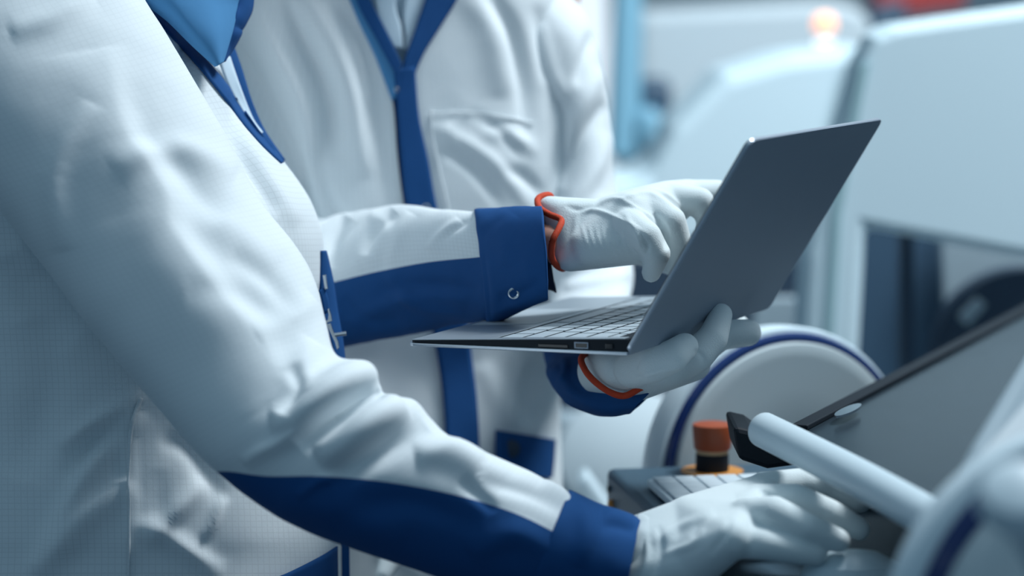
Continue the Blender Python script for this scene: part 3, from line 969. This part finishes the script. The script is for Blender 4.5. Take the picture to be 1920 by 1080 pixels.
UR_ = [(250, -90, 430, -100, 2.41, 2.41, .055), (245, 40, 440, 30, 2.39, 2.39, .068), (250, 200, 455, 190, 2.37, 2.37, .07), (270, 360, 500, 340, 2.35, 2.35, .068), (300, 520, 540, 470, 2.345, 2.345, .06)]
VU, UU = tube(UR_, .005, 80)
VU = apply_folds(VU, [], .004, 16, 6)
put_cloth('upper_sleeve', VU, UU, M['coat'], coatB)
# cuff
stC = [(890, 400, 912, 606, 2.118, 2.088, .047), (896, 396, 917, 608, 2.115, 2.085, .0485), (940, 392, 950, 594, 2.09, 2.065, .047), (980, 390, 985, 578, 2.065, 2.045, .045), (1016, 389, 1028, 560, 2.045, 2.03, .043)]
VK, UK = tube(stC, .0025, 160)
VK = apply_folds(VK, [([(905, 480), (912, 550), (918, 600)], -.0025, 8), ([(920, 590), (970, 570), (1020, 545)], .0022, 9), ([(935, 560), (985, 545), (1020, 520)], -.0022, 9), ([(960, 400), (940, 440), (950, 500)], .0015, 18)], .0009, 40, 2)
cufR = put_cloth('cuff', VK, UK, M['blue'], coatB, .0022); tag(cufR, 'blue buttoned cuff')
treeK = bvh(VK)
snap(963, 550, treeK, cufR, .0048, .0035, 2.03)
# lining seen beyond the cuff edge
VI, UI = tube([(960, 400, 975, 545, 2.09, 2.08, .036), (1000, 402, 1010, 545, 2.075, 2.065, .036), (1030, 470, 1040, 534, 2.09, 2.07, .03)], .004, 60)
lin = put_cloth('cuff_lining', VI, UI, M['navy'], cufR.parent, .001)

# gloves of B
gt = [[S(1030, 388, 2.065, .0095), S(1076, 472, 2.05, .0165), S(1050, 400, 2.06, .013), S(1060, 435, 2.09, .013), S(1120, 408, 2.06, .016), S(1115, 462, 2.05, .017), S(1110, 430, 2.1, .014)],
      [S(1110, 408, 2.07, .015), S(1105, 464, 2.04, .017), S(1192, 456, 2.03, .0155), S(1178, 395, 2.045, .016), S(1215, 382, 2.07, .016), S(1250, 372, 2.095, .0155), S(1290, 366, 2.12, .0145), S(1160, 440, 2.1, .016)],
      [S(1100, 470, 2.045, .0155), S(1070, 478, 2.05, .0145), S(1190, 468, 2.04, .013)]]
gt += chain([S(1180, 425, 2.03, .0155), S(1212, 445, 2.015, .0135), S(1232, 475, 2.015, .0115), S(1221, 512, 2.03, .0082)])
gt += chain([S(1215, 390, 2.06, .0155), S(1258, 415, 2.045, .0130), S(1272, 455, 2.05, .0115), S(1266, 500, 2.06, .0090)])
gt += chain([S(1255, 375, 2.09, .015), S(1312, 378, 2.085, .0125), S(1330, 408, 2.09, .0115), S(1322, 465, 2.1, .009)])
gt += chain([S(1288, 366, 2.12, .014), S(1345, 361, 2.13, .0115), S(1378, 385, 2.13, .0105), S(1380, 440, 2.13, .009)])
gt += chain([S(1150, 455, 2.11, .0155), S(1222, 476, 2.125, .0125), S(1268, 498, 2.125, .0105)])
gV, gF, gN = blob(gt, .0016, 9)
gl_f = [([(1075, 400), (1120, 395), (1180, 420), (1215, 440)], .0016, 4), ([(1090, 402), (1150, 372), (1200, 395), (1240, 420)], .0013, 4), ([(1200, 440), (1215, 460), (1210, 480)], -.0016, 4), ([(1170, 400), (1195, 440), (1200, 470)], .0018, 5), ([(1225, 400), (1245, 430), (1250, 470)], -.003, 5), ([(1150, 380), (1210, 360), (1260, 385)], .0012, 4),
        ([(1060, 385), (1090, 395), (1110, 385)], -.0012, 5), ([(1045, 480), (1075, 440), (1080, 400)], .001, 5), ([(1200, 350), (1250, 365), (1290, 400)], .0012, 4)]
for k in range(7):
    gl_f.append(([(1090 + k * 13, 420 + k), (1100 + k * 12, 455), (1118 + k * 11, 492 - k)], .0007, 2.6))
gV = gV + gN * fold_amount(gV, gN, gl_f)[:, None]
gloveR = link('glove', gV, gF, M['glove'], pB); tag(gloveR, 'white knit glove on the typing hand')
def trim(pts, r, par):
    return tag(sweep('glove_trim', pts, r, M['orange'], par, seg=10, closed=True), 'orange knit edge')
trim([at(1052, 412, 2.035), at(1030, 402, 2.04), at(1012, 390, 2.05), at(1008, 374, 2.065), at(1022, 366, 2.075), at(1035, 372, 2.09), at(1045, 420, 2.11), at(1052, 470, 2.10), at(1058, 502, 2.075), at(1044, 498, 2.045), at(1034, 480, 2.03), at(1036, 452, 2.02), at(1048, 428, 2.025)], .0028, gloveR)

gl2 = [[S(1130, 695, 2.06, .022), S(1195, 712, 2.03, .018), S(1175, 690, 2.09, .020), S(1160, 692, 2.0, .014), S(1250, 690, 1.99, .0155), S(1300, 682, 2.04, .015), S(1240, 668, 2.10, .014)]]
gl2 += chain([S(1185, 693, 1.985, .0150), S(1225, 683, 1.955, .0150), S(1260, 668, 1.95, .0135), S(1284, 650, 1.965, .0115)])
gl2 += chain([S(1255, 690, 2.01, .0155), S(1305, 668, 1.995, .0145), S(1336, 635, 2.00, .0130), S(1352, 590, 2.015, .0098)])
gl2 += chain([S(1290, 668, 2.06, .016), S(1350, 628, 2.08, .0135), S(1402, 624, 2.09, .0120)])
gl2 += chain([S(1260, 660, 2.10, .015), S(1330, 630, 2.15, .0125), S(1385, 612, 2.18, .0105)])
gl2 += chain([S(1150, 685, 2.09, .016), S(1190, 668, 2.15, .012), S(1240, 655, 2.18, .010)])
hV, hF, hN = blob(gl2, .0016, 8)
hV = hV + hN * fold_amount(hV, hN, [([(1190, 712), (1240, 695), (1290, 690)], .0012, 5), ([(1150, 690), (1180, 720), (1220, 715)], .001, 6), ([(1200, 670), (1190, 695), (1210, 710)], -.0015, 5), ([(1300, 655), (1318, 670), (1320, 690)], -.0015, 5)])[:, None]
gloveL = link('glove', hV, hF, M['glove'], pB); tag(gloveL, 'white knit glove on the hand under the laptop')
trim([at(1092, 668, 2.035), at(1096, 692, 2.015), at(1116, 716, 2.005), at(1145, 736, 2.0), at(1172, 742, 2.0), at(1200, 728, 2.0), at(1232, 712, 2.01), at(1240, 690, 2.05), at(1200, 668, 2.10), at(1130, 650, 2.09)], .0028, gloveL)

# ================================================================ person A (in front, profile)
pA = body('person in front in profile in a white coat, reaching for the keyboard', at(230, -150, 2.10), at(230, -150, 2.10) + np.array([.06, 0, .16]), at(110, 60, 2.05), at(240, 0, 2.22), at(500, 820, 1.86), at(1180, 1050, 1.86),
          at(470, 700, 2.31), at(640, 880, 2.27), at(200, 1150, 2.12), (1, -.1, -.2), [at(200, 1150, 2.12)[0], at(200, 1150, 2.12)[1], 0])
stA = []
for y, l, r, dl, dr_, rd in [(-190, 60, 330, 2.08, 2.10, .07), (-120, -80, 270, 2.08, 2.10, .10), (-60, -150, 285, 2.08, 2.10, .12), (0, -190, 300, 2.08, 2.11, .13), (60, -210, 345, 2.08, 2.11, .135), (130, -220, 408, 2.08, 2.12, .14), (220, -220, 462, 2.08, 2.12, .14), (300, -220, 530, 2.08, 2.12, .14),
                             (370, -220, 580, 2.08, 2.12, .14), (440, -220, 604, 2.08, 2.12, .14), (520, -215, 606, 2.08, 2.12, .14), (600, -210, 600, 2.08, 2.12, .14), (700, -205, 610, 2.08, 2.12, .14), (800, -205, 620, 2.08, 2.12, .14), (900, -205, 628, 2.08, 2.12, .145),
                             (1000, -205, 634, 2.08, 2.12, .15), (1080, -210, 640, 2.08, 2.12, .15), (1300, -230, 650, 2.08, 2.12, .16), (1700, -260, 660, 2.08, 2.12, .17)]:
    stA.append((l, y, r, y, dl, dr_, rd))
VA, UA = tube(stA, .004, 300, e=2.3)
foldA = [([(350, 60), (350, 110), (360, 150)], -0.0090, 12), ([(240, 180), (330, 230), (420, 300)], -0.0105, 22), ([(250, 240), (350, 330), (430, 420), (500, 560)], 0.0105, 24), ([(380, 100), (430, 220), (500, 330), (560, 420)], 0.0060, 18), ([(430, 180), (440, 260), (520, 400)], -0.0060, 14),
         ([(270, 735), (180, 790), (110, 840)], 0.0090, 16), ([(265, 770), (180, 860), (60, 1080)], 0.0135, 16, 24), ([(250, 800), (170, 840), (120, 900)], -0.0090, 18), ([(240, 900), (150, 980), (80, 1080)], 0.0120, 18, 26), ([(60, 600), (90, 720), (40, 900)], -0.0075, 40), ([(20, 480), (60, 560), (140, 640)], -0.0090, 34),
         ([(270, 1020), (330, 960), (380, 900)], 0.0075, 18), ([(250, 740), (240, 830), (242, 960), (240, 1080)], 0.0053, 5, 10), ([(300, 880), (300, 960), (320, 1060)], -.0020, 20), ([(420, 930), (400, 980), (380, 1010)], 0.0045, 8), ([(300, 830), (350, 840), (420, 940)], -0.0045, 18),
         ([(248, 990), (300, 1000), (420, 1080)], 0.0060, 18), ([(0, 300), (40, 420), (60, 520)], 0.0075, 26)]
VA = apply_folds(VA, foldA, .0018, 13, 7.0)
treeA = bvh(VA)
coatA = link_grid('coat', VA, UA, M['coat'], pA)
# blue facing down the front edge
drape('placket', [(232, -60), (262, 0), (330, 78), (385, 140), (430, 196), (478, 258), (527, 306)], [(262, -60), (292, 0), (345, 66), (404, 132), (444, 184), (488, 246), (532, 304)], treeA, .003, M['blue'], coatA, 80, 6, 2.05, .0015)
# stand-up light blue collar (free standing cloth)
cV, cU = patch([[(215, -120, 2.02), (300, -120, 2.02), (400, -110, 2.06), (470, -90, 2.12)],
                [(250, -20, 2.01), (320, -25, 2.005), (400, -30, 2.03), (468, -30, 2.09)],
                [(318, 40, 2.01), (345, 28, 2.00), (400, 14, 2.02), (446, 8, 2.07)],
                [(362, 84, 2.01), (380, 76, 2.005), (405, 66, 2.015), (432, 60, 2.05)],
                [(405, 122, 2.02), (408, 121, 2.018), (411, 119, 2.02), (415, 116, 2.03)]], .003)
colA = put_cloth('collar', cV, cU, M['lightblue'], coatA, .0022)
cV2, cU2 = patch([[(440, -40, 2.07), (455, -38, 2.075), (472, -34, 2.09)], [(445, 6, 2.068), (458, 8, 2.072), (469, 14, 2.09)], [(438, 30, 2.06), (450, 36, 2.066), (458, 40, 2.08)], [(434, 48, 2.058), (444, 52, 2.066), (448, 56, 2.08)],
                    [(428, 62, 2.055), (440, 64, 2.06), (448, 62, 2.075)], [(420, 85, 2.05), (427, 90, 2.06), (432, 92, 2.07)], [(414, 116, 2.045), (417, 114, 2.05), (421, 104, 2.06)]], .003)
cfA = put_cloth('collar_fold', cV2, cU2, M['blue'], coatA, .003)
# far edge of the front opening
eV, eU = patch([[(412, 96, 2.10), (428, 92, 2.11), (436, 90, 2.12)], [(424, 130, 2.105), (438, 130, 2.11), (450, 128, 2.12)], [(450, 190, 2.11), (460, 190, 2.115), (470, 190, 2.12)], [(486, 250, 2.115), (490, 248, 2.12), (494, 246, 2.125)], [(528, 302, 2.12), (530, 302, 2.122), (532, 302, 2.125)]], .004)
put_cloth('front_edge', eV, eU, M['blue'], coatA, .002)
eV, eU = patch([[(408, 112, 2.08), (420, 108, 2.09), (430, 106, 2.1)], [(430, 168, 2.09), (438, 160, 2.095), (448, 158, 2.1)], [(466, 226, 2.1), (468, 222, 2.105), (472, 220, 2.11)], [(488, 252, 2.1), (490, 251, 2.105), (492, 249, 2.11)]], .004)
put_cloth('inner_shirt', eV, eU, M['shirt'], coatA, .001)
# blue hem panel and side seam
drape('hem_panel', [(500, 1088), (540, 1074), (600, 1044), (632, 1024)], [(500, 1200), (540, 1200), (600, 1200), (634, 1200)], treeA, .004, M['blue'], coatA, 40, 16, 2.0, .0015)
drape('front_stripe', [(640, 1010), (641, 1100), (642, 1250)], [(655, 1010), (656, 1100), (657, 1250)], treeA, .003, M['blue'], coatA, 24, 5, 2.12, .003)
drape('side_seam', [(262, 745), (243, 800), (238, 880), (240, 960), (238, 1100)], [(268, 747), (250, 802), (244, 880), (245, 960), (243, 1100)], treeA, .0022, M['coat_plain'], coatA, 60, 3, 2.0, .0012)

# near sleeve of A
sA = [(-130, -130, 120, -190, 1.99, 2.05, .05), (-190, 40, 215, -70, 1.96, 2.03, .075), (-130, 200, 305, 60, 1.93, 2.00, .078), (-30, 350, 400, 225, 1.91, 1.98, .076), (75, 485, 478, 372, 1.89, 1.96, .073), (170, 610, 572, 500, 1.87, 1.93, .070),
      (262, 725, 606, 600, 1.855, 1.90, .066), (335, 810, 629, 668, 1.84, 1.87, .062), (385, 865, 690, 686, 1.83, 1.852, .060), (425, 900, 712, 722, 1.827, 1.845, .058), (455, 925, 722, 741, 1.825, 1.842, .056), (500, 955, 775, 750, 1.825, 1.838, .058), (550, 983, 808, 788, 1.825, 1.835, .055), (640, 1022, 852, 828, 1.83, 1.835, .053),
      (755, 1062, 940, 862, 1.835, 1.84, .050), (880, 1098, 1010, 892, 1.84, 1.845, .047), (1000, 1122, 1072, 934, 1.845, 1.85, .044)]
VS, US = tube(sA, .0026, 260, e=2.15)
crease = [(140, -60), (190, 100), (235, 300), (305, 400), (400, 560), (475, 640), (540, 740)]
foldS = [([(192, 90), (225, 250), (300, 370), (320, 450), (400, 555), (470, 640), (535, 740)], .013, 85, 34),
         # elbow folds
         ([(510, 800), (550, 792), (610, 750), (665, 715), (705, 700)], .020, 20, 30), ([(560, 835), (620, 790), (690, 752), (715, 738)], -.020, 17, 17),
         ([(598, 862), (640, 842), (700, 800), (760, 760)], .020, 20, 30), ([(455, 868), (490, 845), (560, 812), (640, 770)], .008, 16, 10), ([(620, 905), (700, 860), (800, 800)], -.010, 20, 24),
         ([(545, 690), (560, 730), (530, 780)], -.008, 14), ([(780, 850), (830, 850), (900, 880)], .008, 24),
         ([(590, 640), (560, 700), (570, 750)], .006, 22), ([(780, 860), (850, 850), (950, 900)], .005, 26), ([(900, 900), (1000, 925), (1060, 960)], -.004, 16), ([(860, 900), (900, 930), (930, 960)], -.004, 12), ([(1020, 900), (1050, 920), (1075, 950)], .005, 12),
         ([(215, 330), (330, 280), (440, 330)], .006, 26), ([(250, 250), (340, 320), (420, 420)], -.004, 26), ([(330, 420), (420, 430), (520, 500)], .005, 34), ([(350, 560), (450, 560), (560, 620)], -.003, 26), ([(480, 640), (540, 600), (590, 560)], .005, 26), ([(430, 480), (500, 520), (560, 590)], -.004, 20),
         ([(20, 60), (90, 40), (170, -10)], .005, 22), ([(120, 470), (100, 330), (170, 200)], .005, 24),
         ([(560, 930), (600, 900), (640, 895)], .004, 9), ([(620, 980), (760, 940), (900, 990)], -.004, 26), ([(520, 930), (640, 960), (760, 1010)], .004, 30), ([(880, 1040), (960, 1000), (1040, 1040)], .005, 26)]
VS = apply_folds(VS, foldS, .0013, 16, 11.0, lim=.03)
sS = line_side(VS.reshape(-1, 3), [(250, 1000), (330, 905), (410, 884), (500, 893), (600, 893), (720, 903), (850, 927), (960, 960), (1040, 998), (1120, 1040)])
(aV, aF, aU), (wV, wF, wU) = cut(VS.reshape(-1, 3), grid_faces(*VS.shape[:2]), sS, US.reshape(-1, 2))
slvA = link('sleeve', wV, wF, M['coat_plain'], coatA, uv=wU)
pnA = link('sleeve_panel', aV, aF, M['blue'], coatA, uv=aU); tag(pnA, 'blue underside panel of the sleeve')
cA = [(985, 1122, 1066, 924, 1.847, 1.852, .046), (995, 1126, 1076, 928, 1.848, 1.853, .047), (1060, 1135, 1120, 950, 1.85, 1.855, .045), (1120, 1145, 1165, 962, 1.855, 1.86, .043), (1160, 1150, 1200, 976, 1.86, 1.865, .040)]
VQ, UQ = tube(cA, .0026, 140)
VQ = apply_folds(VQ, [([(1090, 945), (1100, 1000), (1080, 1060)], .004, 16), ([(1120, 990), (1160, 985), (1195, 1000)], -.003, 14), ([(1130, 965), (1160, 975), (1190, 985)], .004, 12)], .0012, 30, 6)
cufA = put_cloth('cuff', VQ, UQ, M['blue'], coatA, .002); tag(cufA, 'blue cuff')
# far sleeve of A, hidden behind the body
fA = [(120, -60, 330, -90, 2.21, 2.21, .07), (200, 150, 420, 120, 2.25, 2.25, .07), (280, 400, 500, 340, 2.29, 2.29, .068), (370, 640, 560, 560, 2.31, 2.31, .063), (400, 790, 580, 680, 2.31, 2.31, .06), (500, 890, 610, 760, 2.30, 2.30, .055), (560, 930, 650, 810, 2.285, 2.285, .05)]
VF, UF = tube(fA, .005, 80)
VF = apply_folds(VF, [], .004, 16, 2)
put_cloth('sleeve', VF, UF, M['coat'], coatA)
fC = [(550, 925, 640, 800, 2.286, 2.286, .052), (600, 955, 682, 845, 2.275, 2.275, .046)]
VF, UF = tube(fC, .004, 60)
tag(put_cloth('cuff', VF, UF, M['blue'], coatA), 'blue cuff')
fg = [[S(640, 880, 2.27, .026), S(700, 935, 2.26, .022), S(690, 960, 2.24, .018), S(715, 920, 2.29, .016)]]
for k, (x, y, d) in enumerate([(700, 960, 2.235), (708, 950, 2.25), (714, 938, 2.27), (716, 926, 2.285)]):
    fg += chain([S(x, y, d, .012), S(x + 30, y + 45, d, .011), S(x + 32, y + 85 + 6 * (k % 2), d - .01, .010), S(x + 18, y + 118, d - .02, .008)])
fg += chain([S(660, 920, 2.245, .015), S(675, 975, 2.225, .012), S(690, 1015, 2.22, .010)])
fV, fF, fN = blob(fg, .002, 8)
tag(link('glove', fV, fF, M['glove'], pA), 'white knit glove on the far hand')
# gloved hand of A
ga = [[S(1190, 1012, 1.87, .018), S(1195, 1085, 1.85, .020), S(1205, 1050, 1.90, .018), S(1290, 975, 1.875, .018), S(1310, 1050, 1.83, .020), S(1300, 1010, 1.90, .016)],
      [S(1290, 972, 1.875, .018), S(1310, 1045, 1.83, .021), S(1432, 918, 1.90, .0130), S(1425, 945, 1.865, .014), S(1400, 975, 1.83, .0145), S(1375, 1010, 1.80, .0145), S(1340, 1030, 1.86, .014)]]
ga += chain([S(1432, 916, 1.90, .0135), S(1500, 906, 1.91, .0120), S(1562, 920, 1.91, .0115), S(1612, 940, 1.90, .0098)])
ga += chain([S(1422, 940, 1.865, .0138), S(1492, 938, 1.85, .0128), S(1560, 965, 1.84, .0112), S(1610, 992, 1.84, .0092)])
ga += chain([S(1398, 968, 1.83, .0145), S(1452, 962, 1.81, .0130), S(1515, 990, 1.80, .0112), S(1572, 1014, 1.80, .0092)])
ga += chain([S(1370, 1012, 1.81, .0138), S(1430, 1020, 1.80, .0120), S(1490, 1032, 1.80, .0105), S(1530, 1040, 1.80, .0085)])
ga += chain([S(1320, 1010, 1.89, .016), S(1410, 1000, 1.92, .0125), S(1490, 1010, 1.93, .0105)])
kV, kF, kN = blob(ga, .0017, 9)
kV = kV + kN * fold_amount(kV, kN, [([(1220, 1020), (1270, 990), (1340, 960)], .0016, 8), ([(1300, 1010), (1320, 970), (1400, 940)], -.0018, 9), ([(1240, 1040), (1300, 1020), (1320, 990)], .0016, 7), ([(1205, 985), (1215, 1040), (1200, 1090)], .002, 7), ([(1235, 985), (1240, 1030), (1225, 1080)], -.002, 7), ([(1380, 930), (1430, 920), (1470, 930)], .0015, 6), ([(1330, 1040), (1360, 1000), (1370, 970)], -.0015, 7)])[:, None]
gloveA = link('glove', kV, kF, M['glove'], pA); tag(gloveA, 'white knit glove reaching for the mouse')
ws = []
VW, UW = tube([(1160, 1130, 1196, 968, 1.865, 1.875, .032), (1185, 1135, 1212, 966, 1.865, 1.875, .034), (1215, 1130, 1240, 975, 1.865, 1.872, .031)], .0025, 90)
VW = apply_folds(VW, [], .0012, 60, 3)
gw = put_cloth('glove_cuff', VW, UW, M['rib'], gloveA, .0015)

# ---------------------------------------------------------------- lanyard hanging in front of A's coat
ly = empty('lanyard', at(620, 480, 2.12)); tag(ly, 'blue lanyard with silver clasp hanging at the chest in profile', 'lanyard')
lV, lU = patch([[(600, 470, 2.085), (607, 470, 2.09), (609, 472, 2.10)], [(598, 530, 2.085), (612, 528, 2.09), (622, 528, 2.10)], [(600, 580, 2.085), (616, 580, 2.09), (630, 580, 2.10)], [(618, 640, 2.085), (630, 640, 2.09), (640, 640, 2.10)], [(628, 690, 2.085), (636, 690, 2.09), (646, 690, 2.10)]], .003)
put_cloth('strap', lV, lU, M['blue'], ly, .002)
lV, lU = patch([[(596, 545, 2.075), (607, 540, 2.078)], [(602, 565, 2.075), (614, 560, 2.078)], [(606, 590, 2.075), (617, 584, 2.078)]], .003, nb=4)
put_cloth('loop', lV, lU, M['blue'], ly, .002)
slab('strap_slider', [(605, 516), (611, 515), (615, 542), (609, 543)], 2.075, (0, .003, 0), M['metal'], ly, .0005)
cl = slab('clasp', [(608, 602), (615, 600), (616, 590), (614, 580), (617, 578), (621, 590), (623, 602), (613, 606), (613, 608), (620, 606), (624, 618), (634, 640), (636, 652), (632, 656), (628, 642), (616, 616)], 2.07, (0, .003, 0), M['metal'], ly, .0006)
lathe('clasp_pin', [(0, 0), (.0018, 0), (.0018, .010), (0, .010)], at(628, 628, 2.069), (1, 0, .15), M['metal'], cl)
